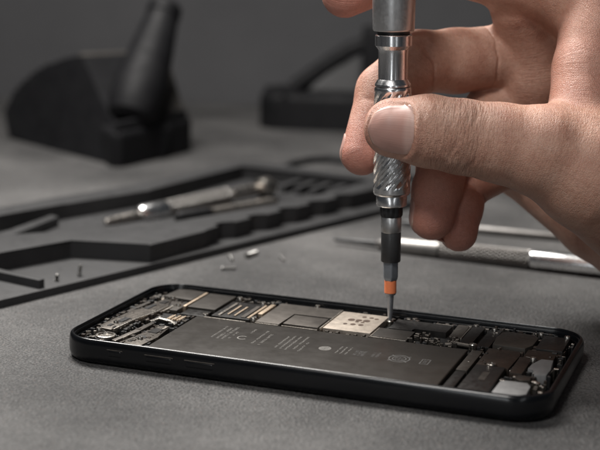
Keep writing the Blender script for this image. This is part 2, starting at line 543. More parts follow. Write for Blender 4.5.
poly('steel_bracket', 'bracket', [(62.6, -13.4), (66.4, -13.5), (66.8, -17.2), (64.0, -18.6), (61.6, -16.6)], 2.65, 6.5, .3)
poly('brown_cover', 'brown', [(48.7, -8.2), (58.6, -8.2), (59.2, 6.4), (58.6, 10.6), (48.7, 10.6)], 2.65, 6.2, .25)
poly('speaker_cover', 'rail', [(49.2, 13), (59.6, 12.6), (61.2, 17), (61.4, 26), (59.6, 28.6), (51.0, 29.4), (49.4, 27.8), (48.8, 20)], 2.65, 6.9, .5)
plate('end_cover', 'film', 62.2, 70.6, 15.4, 31.0, 2.65, 6.5, .3)
plate('end_cover', 'brown', 60.2, 69.4, 5.2, 14.6, 2.65, 6.1, .3)
plate('flex_cable', 'film', 44.4, 48.4, 12.0, 32.5, 2.65, 6.0, .25)

# --- top end (left): earpiece bracket, round camera, connectors
poly('earpiece_bracket', 'bracket', [(-70.6, -18.0), (-68.8, -20.8), (-64.9, -21.4), (-63.9, -8), (-61.4, 2.6), (-60.8, 12), (-63.0, 19.6), (-66.0, 19.8), (-66.6, 6), (-69.2, 2)], 2.65, 6.7, .3)
poly('bracket_ridge', 'steel', [(-64.6, -21.0), (-63.9, -21.2), (-62.9, -8), (-60.5, 2.4), (-60.2, 12), (-60.9, 12), (-61.3, 2.8), (-63.7, -7.8)], 5.2, 6.95, .1)
cm = one('camera_module', lambda bm: (disc_bm(bm, -63.6, -27.6, 2.65, 6.3, 3.3, 3.9, 32)), M['black'], phone)
one('camera_ring', lambda bm: lathe(bm, (-63.6, -27.6, 6.31), (-63.6, -27.6, 7.2), [(0, 3.2), (.5, 3.2), (.6, 3.0), (.6, 2.4), (.15, 2.3), (.12, .2)], 32), M['steel'], cm)
poly('steel_bracket', 'bracket', [(-57.2, -31.4), (-49.6, -31.8), (-48.6, -22), (-50.0, -9.4), (-53.4, -8.8), (-54.8, -19)], 2.65, 6.3, .3)
poly('side_bracket', 'shield', [(-60.2, -30.5), (-58.2, -31.6), (-56.4, -19), (-56.0, -8.4), (-57.6, -7.6), (-58.4, -18)], 2.65, 6.5, .3)
one('gold_connector', lambda bm: [box(bm, -55.4 + .9 * k, -54.8 + .9 * k, -1.2, 3.8, 2.65, 6.2 + .25 * (k % 2), .12, 1) for k in range(6)], M['goldbar'], phone)
plate('connector_block', 'black', -60.0, -49.0, -4.6, 6.4, 2.65, 5.7, .3)
one('flex_clip', lambda bm: tube(bm, [(-58.5, -6.4, 5.8), (-56.6, -3.6, 6.4), (-52, -4.6, 6.3), (-49.4, -6.6, 5.9)], .75), M['steel'], phone)


for x, y, w, d, z, m in ((-66.2, -10, 2.2, 5, 6.95, 'black'), (-65.4, 8, 1.6, 6, 6.9, 'black'), (-67.4, -17, 1.4, 2.4, 6.9, 'black'), (-52.0, -16, 3.2, 5, 6.55, 'film'), (-53.5, -24, 2.0, 3, 6.5, 'black'), (-63.6, 15, 2.2, 3.2, 6.95, 'film'), (-57.4, -25, .8, 6, 6.7, 'edge'), (-61.6, -14, .9, 9, 6.4, 'film'), (-59.8, 9, 1.0, 6, 6.5, 'edge'), (-69.6, 8, 1.6, 14, 6.4, 'rail'), (-50.6, -12, 1.0, 3, 6.6, 'edge')):
    plate('bracket_tab', m, x - w / 2, x + w / 2, y - d / 2, y + d / 2, 5.0, z, .12, 1, rot=-.08)

# --- fixing screws
def screw_bm(bm, x, y, z, r):
    lathe(bm, (x, y, z - 1.4), (x, y, z + .6), [(0, r), (1.6, r), (1.85, r * .85), (1.85, r * .42), (1.5, r * .36), (1.5, r * .05)], 18)


for x, y, z, r in ((-29.0, 9.4, 6.6, 1.15), (-42.6, 31.2, 6.6, 1.0), (-33.3, 29.2, 6.4, 1.0), (-30.5, 31.4, 6.2, .8), (-14.9, 32.6, 6.6, .9), (53.4, -7.2, 6.5, 1.5), (43.9, 9.4, 6.8, 1.25), (63.9, 2.6, 6.9, 1.0),
                   (69.6, 30.4, 6.8, 1.0), (60.9, 32.6, 6.2, .9), (12.1, 27.2, 6.0, 1.2), (-45.6, 8.4, 6.2, 1.0), (-58.4, 15.0, 6.5, .9), (-63.4, 21.4, 6.9, .9), (-67.0, -14.0, 7.0, .8), (-52.6, -26, 6.6, .9), (46.2, 30.6, 6.5, .9), (39.6, 32.9, 6.2, .9), (-68.6, -22.4, 6.6, .9), (-62.2, -33.0, 6.4, .8)):
    one('screw', lambda bm: screw_bm(bm, x, y, z, r), M['steel'], phone)


# --- crowds of tiny parts in the gaps, one mesh for each finish
def clutter(zones, mats):
    bms = [bmesh.new() for _ in mats]
    for x0, x1, y0, y1, n, zt in zones:
        for _ in range(n):
            x, y = rnd.uniform(x0, x1), rnd.uniform(y0, y1)
            w, d = rnd.uniform(.35, 1.7), rnd.uniform(.35, 1.7)
            qx, qy = max(abs(x) + w * .6 - (L / 2 - R), 0), max(abs(y) + d * .6 - (W / 2 - R), 0)
            if math.hypot(qx, qy) > R - 2.7: continue
            box(rnd.choice(bms), x - w / 2, x + w / 2, y - d / 2, y + d / 2, 2.66 + rnd.random() * .03, zt + rnd.uniform(-1.2, .2), .08, 1, rnd.choice((0, 0, rnd.uniform(-.6, .6))))
    for bm, (nm, m) in zip(bms, mats):
        tag(obj(nm, bm, M[m], phone), kind='stuff')


clutter([(-44, 44, 31.2, 34.2, 120, 6.2), (-30, -28, 7, 14, 8, 6.4), (-73, -56, -35, -22, 70, 6.1), (-73, -59, -22, 24, 190, 6.75), (59, 72, -34, 32, 80, 6.3), (-73, -64, 20, 33, 40, 6.6), (44, 62, 28, 35, 40, 6.6), (45, 62, -9, 13, 26, 6.5), (-59, -47.8, -33, -6, 80, 6.5), (-61, -48, -5, 7, 34, 6.3), (-68, -57, 18, 24, 16, 6.6),
         (12, 15, 26, 31, 10, 6.0), (58, 62, -20, -13, 12, 6.0), (62, 71, -20, -2, 34, 6.3), (58, 71, 30, 34, 24, 6.2), (69, 71.5, 2, 30, 22, 6.0), (38, 48, 30, 34, 16, 6.0), (58.6, 60, -33, 12, 10, 5.5), (43.8, 48.6, 5.4, 11.6, 10, 6.2), (24, 40, 6.2, 9, 16, 5.8)],
        [('dark_components', 'black'), ('steel_components', 'steel'), ('bracket_components', 'bracket'), ('brown_components', 'brown'), ('black_components', 'pcb')])

# ------------------------------------------------------------------ precision screwdriver
TIP = np.array([30.37, -178.83, 6.4])
AX = np.array([-2.7, 0, 100.0]); AX /= np.linalg.norm(AX)


def onax(h):
    return tuple(TIP + AX * h)


driver = empty('precision_screwdriver', TIP, (0, 0, 0), 'silver precision screwdriver with spiral grip and orange band, standing on the phone board', 'screwdriver')


def dpart(name, prof, mat, seg=48, rfun=None, angle=35):
    bm = bmesh.new()
    h0 = prof[0][0]
    a = AX * h0
    lathe(bm, tuple(a), tuple(AX * prof[-1][0] + AX * 1e-6), [(h - h0, r) for h, r in prof], seg, rfun)
    return obj(name, bm, mat, driver, angle=angle)


dpart('bit_tip', [(0, .35), (.25, .62), (1.2, .75), (8.7, 1.22)], M['bit'], 24)
dpart('orange_band', [(9.35, 1.85), (9.5, 1.98), (13.5, 1.98), (13.6, 1.9)], M['orange'], 32)
dpart('bit_flange', [(8.7, 1.25), (8.75, 1.7), (9.33, 2.0), (9.34, 1.7)], M['hex'], 32)


def hexr(t, an, r):
    k = (an + .2) % (math.pi / 3) - math.pi / 6
    return r * .97 / max(math.cos(k), .9)


dpart('hex_collar', [(13.62, 1.5), (13.7, 2.0), (14.2, 2.2), (15.0, 2.36), (19.8, 2.36), (19.85, 2.0)], M['hex'], 48, hexr)
dpart('black_sleeve', [(19.87, 2.3), (19.9, 3.05), (20.2, 3.22), (29.5, 3.24), (29.68, 3.15), (29.7, 2.8)], M['sleeve'])
dpart('silver_ring', [(29.72, 2.8), (29.75, 3.2), (29.95, 3.32), (34.6, 3.34), (34.8, 3.22), (34.83, 2.8)], M['matte_silver'])


def nutr(t, an, r):
    k = (an * 9 / (2 * math.pi)) % 1 - .5
    return r * (1 - .09 * abs(k) * 2 * (1 if 0.3 < t < 3.3 else 0))


dpart('nut', [(34.85, 2.9), (34.95, 3.45), (35.4, 3.72), (36.6, 3.78), (37.9, 3.72), (38.3, 3.4), (38.4, 2.9)], M['black'], 90, nutr)
dpart('silver_ring', [(38.42, 3), (38.45, 4.75), (38.7, 4.95), (41.7, 5.0), (41.95, 4.85), (42.0, 3.5)], M['chrome'], 64)

G0, G1 = 42.03, 76.9


def grip_prof():
    p = [(G0, 4.2), (G0 + .1, 5.6), (G0 + .5, 5.9)]
    n = 90
    for i in range(n + 1):
        p.append((G0 + .8 + (G1 - G0 - 1.6) * i / n, 6.0))
    return p + [(G1 - .4, 5.9), (G1 - .1, 5.7), (G1, 4.2)]


def flute(t, an, r):
    h = t
    n = 11
    ph = (an / (2 * math.pi) * n - h * .27) % 1.0
    d = abs(ph - .5) * 2                      # 1 on the land, 0 in the middle of the groove
    g = max(0.0, 1 - d / .55)
    g = min(1.0, g * 1.6)
    H = G1 - G0
    e = max(0.0, min(1.0, (h - 1.5 - 1.3 * (1 - d)) / 2.2)) * max(0.0, min(1.0, (H - 1.5 - h) / 2.2))
    return r - 1.0 * g * e


dpart('spiral_grip', grip_prof(), M['chrome'], 240, flute, 30)
dpart('neck', [(G1 + .02, 4.6), (G1 + .05, 5.6), (G1 + .25, 5.85), (77.7, 5.82), (79.0, 5.0), (79.3, 4.76), (87.4, 4.72), (88.6, 4.9), (89.7, 5.75), (89.8, 5.84), (92.9, 5.84), (93.2, 5.6), (93.4, 5.0)], M['silver'], 96, angle=14)
dpart('groove_ring', [(93.42, 4.8), (93.45, 5.2), (94.3, 5.2), (94.32, 4.8)], M['black'])
dpart('cap', [(94.34, 5.2), (94.36, 6.3), (94.6, 6.5), (95.0, 6.6), (112, 7.0), (118, 7.0), (119.5, 6.4), (120, 5.0)], M['matte_silver'], 64)

# ------------------------------------------------------------------ hand
D0 = 452.0
VOX = 0.5


def P(u, v, w):
    return dp(u, v, D0 + w)


CH = {   # chains: (u, v, w, radius) ; photo position, millimetres behind the tool's axis, millimetres
    'thumb':  [(393.5, 128, -14.5, 9.3), (428, 131, -16.5, 10.9), (462, 137, -17, 11.2), (500, 143, -17.5, 12.0), (545, 152, -17, 14.2), (592, 172, -14, 18.5), (690, 215, 5, 30)],
    'index':  [(345, -6, 8, 7.7), (385, -26, 16.5, 9.0), (450, -38, 22, 10.5), (510, -26, 14, 11.8), (560, -20, 9, 13.5), (620, 20, 8, 17)],
    'middle': [(362, 154, 9.2, 7.0), (384, 92, 15.6, 9.0), (418, 62, 22.5, 10.3), (455, 61, 29, 10.7), (520, 55, 36, 11.0), (585, 45, 38, 13), (640, 90, 32, 18)],
    'ring':   [(432, 218, 7, 7.2), (437, 190, 11, 7.9), (443, 165, 17, 8.4), (492, 110, 38, 9.2), (590, 80, 44, 12), (650, 130, 36, 18)],
    'pinky':  [(459, 233, 13, 6.1), (462, 208, 17, 6.6), (467, 188, 23, 7.0), (520, 158, 42, 8.0), (590, 130, 47, 11), (650, 180, 36, 18)],
    'palm':   [(585, 45, 38, 13), (590, 90, 44, 12), (590, 130, 47, 11), (518, 165, 45, 10), (600, 218, 38, 14.5), (690, 258, 25, 22)],
    'hollow': [(520, 8, 20, 9.5), (532, 40, 30, 11), (534, 80, 35, 11.5), (525, 120, 40, 10)],
    'back':   [(690, 258, 22, 24), (690, 190, 20, 28), (650, 100, 16, 22), (605, 5, 10, 16)],
    'web':    [(585, 130, -10, 12), (588, 70, -5, 10.5), (603, 5, 3, 12.5), (650, 40, 2, 20), (670, 140, 0, 28)],
}
CHP = {k: [(P(u, v, w), r) for u, v, w, r in c] for k, c in CH.items()}


def chain_sdf(Q, chain):
    """distance to a chain of tapered capsules; returns distance, arc length, nearest axis point"""
    best = None; s0 = 0.0
    for (a, ra), (b, rb) in zip(chain, chain[1:]):
        ab = b - a; L2 = ab @ ab; Ln = math.sqrt(L2)
        t = np.clip(((Q - a) @ ab) / L2, 0, 1)
        c = a + t[:, None] * ab
        d = np.linalg.norm(Q - c, axis=1) - (ra + (rb - ra) * t)
        s = s0 + t * Ln
        if best is None:
            D, Sx, C_ = d, s, c
            best = 1
        else:
            k = 2.5
            h = np.clip(.5 + .5 * (D - d) / k, 0, 1)
            D0_ = D
            D = D * (1 - h) + d * h - k * h * (1 - h)
            h2 = np.clip(.5 + .5 * (D0_ - d) / 9, 0, 1)
            Sx = Sx * (1 - h2) + s * h2; C_ = C_ * (1 - h2[:, None]) + c * h2[:, None]
        s0 += Ln
    return D, Sx, C_


def smin(a, b, k):
    h = np.clip(.5 + .5 * (b - a) / k, 0, 1)
    return b * (1 - h) + a * h - k * h * (1 - h)


TOCAM = -FWD
# thumbnail frame
th = CHP['thumb']
TN_X = (th[0][0] - th[1][0]); TN_X /= np.linalg.norm(TN_X)          # towards the tip
TN_Z = TOCAM - (TOCAM @ TN_X) * TN_X - .10 * UP; TN_Z -= (TN_Z @ TN_X) * TN_X; TN_Z /= np.linalg.norm(TN_Z)
TN_Y = np.cross(TN_Z, TN_X)
TN_C = P(394.5, 130, -14.5)
NAIL_L, NAIL_W, NAIL_R = 7.6, 9.4, 9.6


def nail_rho(x, y):
    return (np.abs(x / NAIL_L) ** 3.2 + np.abs(y / 8.6) ** 2.6) ** (1 / 2.9)


def hand_sdf(Q, extra=False):
    out = {}
    for k in ('thumb', 'index', 'middle', 'ring', 'pinky', 'palm', 'hollow', 'back', 'web'):
        out[k] = chain_sdf(Q, CHP[k])
    # tip shaping: thumb flattened a little front to back, blunt end
    d_th, s_th, c_th = out['thumb']
    rel = Q - TN_C
    x, y, z = rel @ TN_X, rel @ TN_Y, rel @ TN_Z
    dors = np.clip(z / 6, 0, 1)
    rho = nail_rho(x, y)
    d_th = d_th + .9 * dors * np.exp(-((x - 3) / 7.5) ** 2) * (np.abs(y) < 12)           # flatter nail bed
    d_th = d_th + .55 * dors * np.clip((1.02 - rho) / .06, 0, 1)                          # bed sunk under the folds
    d_th = d_th - .55 * dors * np.exp(-((rho - 1.13) / .11) ** 2)                         # nail folds
    # knuckle creases over the thumb joint
    rel2 = Q - c_th
    ang = np.arctan2(rel2 @ UP, rel2 @ TOCAM)
    wig = 1.3 * np.sin(ang * 1.7 + 1) + .5 * np.sin(ang * 5.3 + s_th * .4)
    dz = np.clip((rel2 @ TOCAM) / 8, 0, 1)
    cre = 0
    for s0, a_, sg in ((16.5, .22, .5), (18.6, .34, .5), (20.4, .42, .55), (22.3, .36, .5), (24.3, .42, .6), (26.6, .25, .5), (12.9, .14, .4)):
        mod = .55 + .45 * np.sin(ang * 3.1 + s0 * 2.3)
        cre = cre + a_ * mod * np.exp(-((s_th - s0 - wig) / sg) ** 2)
    d_th = d_th + cre * dz - .55 * np.exp(-((s_th - 21.5) / 5.5) ** 2) * dz
    out['thumb'] = (d_th, s_th, c_th)

    # palm-side flexion creases of the fingers
    for k, ss in (('middle', (19, 40, 66)), ('ring', (18, 44)), ('pinky', (15, 38)), ('index', (16, 38, 56))):
        d, s, c = out[k]
        r2 = Q - c
        g = 0
        for s0 in ss:
            g = g + .75 * np.exp(-((s - s0 + .4 * np.sin(r2 @ UP)) / .7) ** 2)
        out[k] = (d + g * np.clip((r2 @ (TOCAM + RT) * .7) / 6 + .1, 0, 1), s, c)

    palm = smin(smin(smin(out['palm'][0], out['hollow'][0], 5), out['back'][0], 9), out['web'][0], 3)
    D = None
    for k, kk in (('index', 4), ('middle', 4), ('ring', 4), ('pinky', 4), ('thumb', 6.5)):
        e = smin(out[k][0], palm, kk)
        D = e if D is None else smin(D, e, .7)
    if not extra:
        return D
    return D, out


def surface_nets(lo, hi, vox):
    n = np.ceil((hi - lo) / vox).astype(int) + 1
    B = 8
    nb = -(-n // B); n = nb * B + 1
    F = np.full(tuple(n), 5.0, np.float32)
    cx = [lo[i] + (np.arange(nb[i]) + .5) * B * vox for i in range(3)]
    G = np.stack(np.meshgrid(*cx, indexing='ij'), -1).reshape(-1, 3)
    dc = hand_sdf(G)
    act = np.argwhere((np.abs(dc) < B * vox * 1.15 + 1.5).reshape(tuple(nb)))
    neg = np.argwhere((dc < 0).reshape(tuple(nb)))
    for b in neg:
        F[b[0] * B:b[0] * B + B + 1, b[1] * B:b[1] * B + B + 1, b[2] * B:b[2] * B + B + 1] = -5
    loc = np.stack(np.meshgrid(*[np.arange(B + 1)] * 3, indexing='ij'), -1).reshape(-1, 3)
    for i in range(0, len(act), 400):
        blk = act[i:i + 400]
        idx = (blk[:, None, :] * B + loc[None]).reshape(-1, 3)
        F[idx[:, 0], idx[:, 1], idx[:, 2]] = hand_sdf(lo + idx * vox)
    sgn = F < 0
    cs = sum(sgn[a:a + n[0] - 1, b:b + n[1] - 1, c:c + n[2] - 1].astype(np.int8) for a in (0, 1) for b in (0, 1) for c in (0, 1))
    cells = np.argwhere((cs > 0) & (cs < 8))
    cid = np.full(tuple(n - 1), -1, np.int32)
    cid[cells[:, 0], cells[:, 1], cells[:, 2]] = np.arange(len(cells))
    acc = np.zeros((len(cells), 3)); cnt = np.zeros(len(cells))
    cor = [(a, b, c) for a in (0, 1) for b in (0, 1) for c in (0, 1)]
    for p in cor:
        for ax in range(3):
            if p[ax]: continue
            q = list(p); q[ax] = 1
            f0 = F[cells[:, 0] + p[0], cells[:, 1] + p[1], cells[:, 2] + p[2]]
            f1 = F[cells[:, 0] + q[0], cells[:, 1] + q[1], cells[:, 2] + q[2]]
            m = (f0 < 0) != (f1 < 0)
            t = np.where(m, f0 / np.where(m, f0 - f1, 1), 0)
            pos = np.tile(np.array(p, float), (len(cells), 1)); pos[:, ax] += t
            acc[m] += pos[m]; cnt[m] += 1
    V = lo + (cells + acc / cnt[:, None]) * vox
    faces = []
    for ax in range(3):
        o1, o2 = (ax + 1) % 3, (ax + 2) % 3
        sl0 = [slice(None)] * 3; sl1 = [slice(None)] * 3
        sl0[ax] = slice(0, n[ax] - 1); sl1[ax] = slice(1, n[ax])
        a, b = sgn[tuple(sl0)], sgn[tuple(sl1)]
        e = np.argwhere(a != b)
        e = e[(e[:, o1] > 0) & (e[:, o2] > 0) & (e[:, o1] < n[o1] - 1) & (e[:, o2] < n[o2] - 1)]
        flip = b[e[:, 0], e[:, 1], e[:, 2]]
        q = []
        for d1, d2 in ((-1, -1), (0, -1), (0, 0), (-1, 0)):
            c = e.copy(); c[:, o1] += d1; c[:, o2] += d2
            q.append(cid[c[:, 0], c[:, 1], c[:, 2]])
        q = np.stack(q, 1)
        q[flip] = q[flip][:, ::-1]
        faces.append(q)
    Fq = np.concatenate(faces)
    Fq = Fq[(Fq >= 0).all(1)]
    return V, Fq


def build_hand():
    allp = np.array([p for c in CHP.values() for p, r in c]); rr = np.array([r for c in CHP.values() for p, r in c])
    lo = (allp - rr[:, None]).min(0) - 2; hi = (allp + rr[:, None]).max(0) + 2
    V, Fq = surface_nets(lo, hi, VOX)
    D, out = hand_sdf(V, True)
    names = list(out)
    ds = np.stack([out[k][0] for k in names], 1)
    near = ds.argmin(1)
    so = np.sort(ds, 1); mask = np.clip((so[:, 1] - so[:, 0]) / 2.5, 0, 1).astype(np.float32)
    lines = np.zeros((len(V), 3), np.float32); red = np.zeros(len(V), np.float32); wr = np.zeros(len(V), np.float32)
    for i, k in enumerate(names):
        m = near == i
        d, s, c = out[k]
        r2 = V[m] - c[m]
        ax = CHP[k][-1][0] - CHP[k][0][0]; ax = ax / np.linalg.norm(ax)
        e1 = UP - (UP @ ax) * ax; e1 /= np.linalg.norm(e1); e2 = np.cross(ax, e1)
        an = np.arctan2(r2 @ e1, r2 @ TOCAM)
        lines[m, 0] = s[m] + 40 * i; lines[m, 1] = an * 10
        if k in ('thumb', 'index', 'middle', 'ring', 'pinky'):
            red[m] = np.clip(1 - s[m] / (14 if k == 'thumb' else 30), 0, 1) * (.35 if k == 'thumb' else 1)
        if k == 'thumb':
            wr[m] = np.exp(-((s[m] - 21) / 8) ** 2) + .15
        if k == 'web':
            red[m] = .45 * np.exp(-(((V[m] - P(575, 80, -5)) / 22) ** 2).sum(1)) + .1
    me = bpy.data.meshes.new('hand')
    me.from_pydata((V * MM).tolist(), [], Fq.tolist())
    me.update()
    me.shade_smooth()
    for nm, typ, arr in (('skin_lines', 'FLOAT_VECTOR', lines.ravel()), ('redness', 'FLOAT', red), ('wrinkle', 'FLOAT', wr * mask), ('line_mask', 'FLOAT', mask)):
        a = me.attributes.new(nm, typ, 'POINT')
        a.data.foreach_set('vector' if typ == 'FLOAT_VECTOR' else 'value', arr)
    me.materials.append(skin_material())
    o = bpy.data.objects.new('hand', me); COL.objects.link(o)
    mod = o.modifiers.new('smooth', 'SMOOTH'); mod.factor = .5; mod.iterations = 2
    return o


def build_nail(name, C_, X, Y, Z, nl, nw, parent, mat, lift=.22, nu=28, nv=34, rho=None):
    """curved plate lying on the finger: x from root (-1) to free edge (+1), y across"""
    us = np.linspace(-1, 1, nu); vs = np.linspace(-1, 1, nv)
    U, V_ = np.meshgrid(us, vs, indexing='ij')
    # squarish round outline
    uu = U * nl * np.sqrt(1 - .46 * V_ ** 2); vv = V_ * nw * np.sqrt(1 - np.where(U > 0, .34, .46) * U ** 2)
    # wrap around the finger
    ang = vv / (nw * .92)
    dirs = np.cos(ang)[..., None] * Z + np.sin(ang)[..., None] * Y
    org = C_ + uu[..., None] * X
    Q = (org + dirs * 22).reshape(-1, 3); dn = -dirs.reshape(-1, 3)
    for _ in range(70):
        d = hand_sdf(Q)
        Q = Q + dn * np.clip(d, -1, 3)[:, None] * .8
    prof = (1 - .75 * np.maximum(np.abs(V_) ** 6, np.abs(U) ** 8)).ravel()
    sunk = np.maximum(np.clip((np.abs(V_) - .86) / .14, 0, 1), np.clip((-U - .84) / .16, 0, 1)).ravel() ** 2
    top = Q - dn * (lift * prof[:, None] + .18 - .5 * sunk[:, None])
    bot = Q + dn * .5
    verts = np.concatenate([top, bot]); n = nu * nv
    faces = []
    for i in range(nu - 1):
        for j in range(nv - 1):
            a = i * nv + j
            faces.append((a, a + nv, a + nv + 1, a + 1)); faces.append((n + a, n + a + 1, n + a + nv + 1, n + a + nv))
    edge = [j for j in range(nv)] + [i * nv + nv - 1 for i in range(1, nu)] + [(nu - 1) * nv + j for j in range(nv - 2, -1, -1)] + [i * nv for i in range(nu - 2, 0, -1)]
    for a, b in zip(edge, edge[1:] + edge[:1]):
        faces.append((a, b, n + b, n + a))
    me = bpy.data.meshes.new(name); me.from_pydata((verts * MM).tolist(), [], faces); me.update()
    bm = bmesh.new(); bm.from_mesh(me); bmesh.ops.recalc_face_normals(bm, faces=bm.faces); bm.to_mesh(me); bm.free()
    me.shade_smooth()
    at_ = me.attributes.new('nail_uv', 'FLOAT_VECTOR', 'POINT')
    uvw = np.stack([U.ravel(), V_.ravel(), 0 * U.ravel()], 1); at_.data.foreach_set('vector', np.concatenate([uvw, uvw]).astype(np.float32).ravel())
    me.materials.append(mat)
    o = bpy.data.objects.new(name, me); COL.objects.link(o); o.parent = parent
    return o


hand = build_hand()
tag(hand, "person's bare right hand gripping the silver screwdriver between thumb and fingers", 'hand')
nm = nail_material()
build_nail('fingernail', TN_C, TN_X, TN_Y, TN_Z, NAIL_L, NAIL_W, hand, nm)
for k, dors in (('middle', -RT + .7 * FWD), ('ring', -RT + .55 * FWD), ('pinky', -RT + .5 * FWD)):
    c = CHP[k]
    X = c[0][0] - c[1][0]; X /= np.linalg.norm(X)
    Z = dors - (dors @ X) * X; Z /= np.linalg.norm(Z)
    build_nail('fingernail', c[0][0] - X * .5, X, np.cross(Z, X), Z, 5.4, 5.6 if k != 'pinky' else 4.8, hand, nm, .15, 18, 20)

# ------------------------------------------------------------------ tool tray and what lies in it
def g(u, v, z):
    p = at(u, v, z); return (p[0], p[1])


def tray_bm(bm):
    T = np.array([.60, .80])
    fl = np.array([-103.3, -152.7]) - T * 70; fr = np.array([62, 58.0])
    br = np.array([18, 110.0]); bl = np.array([-155, -128.0])
    # floor slab
    prism(bm, [tuple(fl), tuple(fr), (70, 78), (16, 118), (-31, 122), (-140, -40), (-190, -120)], .02, 3.0, .5)
    # front ridge with stepped front face
    base = [(-172, -185), (-111.8, -112.8), (-89.4, -87.6), (-57.9, -92.2), (-38.3, -64.0), (-34.8, -55)]
    w0, w1 = np.array([-34.8, -55.0]), np.array([28.7, 33.5]); wn = np.array([-.81, .58])
    for t in (.07, .27, .47, .67, .87):                  # tool rests cut into the step
        for dt, dn in ((-.05, 0), (-.045, 4.2), (.01, 4.2), (.05, 0)):
            base.append(tuple(w0 + (w1 - w0) * (t + dt) + wn * dn))
    base += [(28.7, 33.5), (46, 56)]
    back = [(34, 66), (18.6, 37.5), (-9.2, -2), (-60, -56), (-84, -66), (-117, -82), (-180, -165)]
    prism(bm, base + back, 2.9, 10, .6)
    # back rim and right rim
    prism(bm, [(-175, -112), (-126.4, -43.7), (-104, -15), (-70.5, 23.5), (-31, 99), (34, 66), (46, 56), (52, 66), (-22, 112), (-33, 112), (-79, 36), (-113, -4), (-184, -104)], 2.9, 9.9, .6)
    # inner divider at the left
    prism(bm, [(-140, -108), (-121, -85), (-104, -30), (-108, -26), (-126, -80), (-146, -104)], 2.9, 7.2, .6)
    prism(bm, [(-118, -116), (-91, -135), (-92.6, -137.4), (-121, -119)], 2.9, 6.2, .4)  # low rib added so its dark side stands for a groove
    for k in range(4):
        x, y = 8 + k * 7.5 - 10, 82 - k * 4.0
        prism(bm, [(x, y), (x + 3, y - 1.4), (x - 6, y - 21), (x - 9, y - 19)], 2.9, 7.0, .5)


tag(one('organizer_tray', tray_bm, M['tray']), 'long charcoal organizer tray with stepped compartments behind the phone', 'tray')


def diamond(n, pitch, depth, t0, t1):
    def f(t, an, r):
        if not t0 < t < t1: return r
        a = (an / (2 * math.pi) * n + t / pitch) % 1; b = (an / (2 * math.pi) * n - t / pitch) % 1
        return r - depth * max(abs(a - .5) * 2, abs(b - .5) * 2) ** 3
    return f


def lprof(bm, a, b, prof, seg=32, rfun=None):
    lathe(bm, a, b, prof, seg, rfun)


# steel precision driver in the tray
A = np.array([*g(105, 222, 4.6), 4.4]); B = np.array([*g(275, 186.5, 8), 8.6])
ax = (B - A); LT = np.linalg.norm(ax); ax /= LT
t1 = empty('steel_driver', A, (0, 0, 0), 'steel driver with knurled grip and round end knob lying in the tray', 'screwdriver')


def tpart(root, axis, name, prof, mat, seg=32, rfun=None):
    h0 = prof[0][0]
    return one(name, lambda bm: lathe(bm, tuple(axis * h0), tuple(axis * (prof[-1][0] + 1e-5)), [(h - h0, r) for h, r in prof], seg, rfun), M[mat], root)


f = LT / 122.0
tpart(t1, ax, 'shaft', [(0, .9), (.5, 1.4), (4, 1.8), (22 * f, 2.1)], 'warm_steel')
tpart(t1, ax, 'ferrule', [(22 * f, 2.2), (22.3 * f, 3.6), (24 * f, 4.3), (38 * f, 4.4), (40 * f, 4.0), (40.2 * f, 3)], 'chrome')
kn = [(40.3 * f, 3), (40.5 * f, 3.7)] + [(41 * f + i * .3, 4.1) for i in range(int((86 - 42) * f / .3))] + [(86 * f, 3.6), (86.2 * f, 2.6)]
tpart(t1, ax, 'knurled_grip', kn, 'knurl', 120, diamond(13, 3.2, .85, 1.0, 44 * f))
tpart(t1, ax, 'neck', [(86.3 * f, 2.4), (87 * f, 2.9), (108 * f, 2.9), (109 * f, 2.4)], 'warm_steel')
tpart(t1, ax, 'end_knob', [(109.1 * f, 2.4), (110 * f, 4.2), (112 * f, 4.9), (117 * f, 4.9), (119 * f, 3.8), (122 * f, 2.0)], 'steel')

# pale flat blade tool
A = np.array([*g(176, 219, 4.5), 5.2]); B = np.array([*g(274, 201.5, 5), 5.0])
ax = (B - A); LT = np.linalg.norm(ax); ax /= LT
t2 = empty('blade_tool', A, (0, 0, 0), 'short tool with black handle and pale metal blade in the tray', 'hand tool')
hx = np.array([-ax[1], ax[0], 0]); hx /= np.linalg.norm(hx)
tpart(t2, ax, 'handle', [(0, 1.2), (.6, 2.1), (3, 2.5), (LT * .30, 2.5), (LT * .33, 2.0), (LT * .34, 1.0)], 'black')


def blade_bm(bm):
    L0, L1 = LT * .342, LT
    for a, b, w0, w1, z0, z1 in ((L0, L1, 2.5, 3.0, -1.5, 1.5),):
        q = [ax * a + hx * w0, ax * a - hx * w0, ax * b - hx * w1, ax * b + hx * w1]
        prism(bm, [(p[0], p[1]) for p in q], z0, z1, .5)


one('blade', blade_bm, M['warm_steel'], t2)

# knurled scalpel-style handle on the mat, right
A = np.array([*g(334, 241, 1.5), 2.3]); B0 = np.array([*g(600, 267, 4), 4.2])
ax = (B0 - A); L0 = np.linalg.norm(ax); ax /= L0
t3 = empty('knurled_handle', A, (0, 0, 0), 'long steel tool with thin dark tip and knurled handle lying behind the phone', 'hand tool')
k = L0 / 111.0
tpart(t3, ax, 'tip', [(0, .5), (1, .8), (18 * k, 1.4), (20 * k, 1.2)], 'black')
tpart(t3, ax, 'smooth_grip', [(19 * k, 1.3), (20 * k, 2.0), (24 * k, 3.2), (30 * k, 3.6), (46 * k, 3.75), (46.3 * k, 3.0)], 'knurl')
kn = [(46.4 * k, 3.0), (46.5 * k, 3.7)] + [(47 * k + i * .22, 3.9) for i in range(int(36 * k / .22))] + [(83.6 * k, 3.7), (83.8 * k, 3.0)]
tpart(t3, ax, 'knurled_grip', kn, 'knurl', 160, diamond(16, 2.6, .75, .8, 36.5 * k))
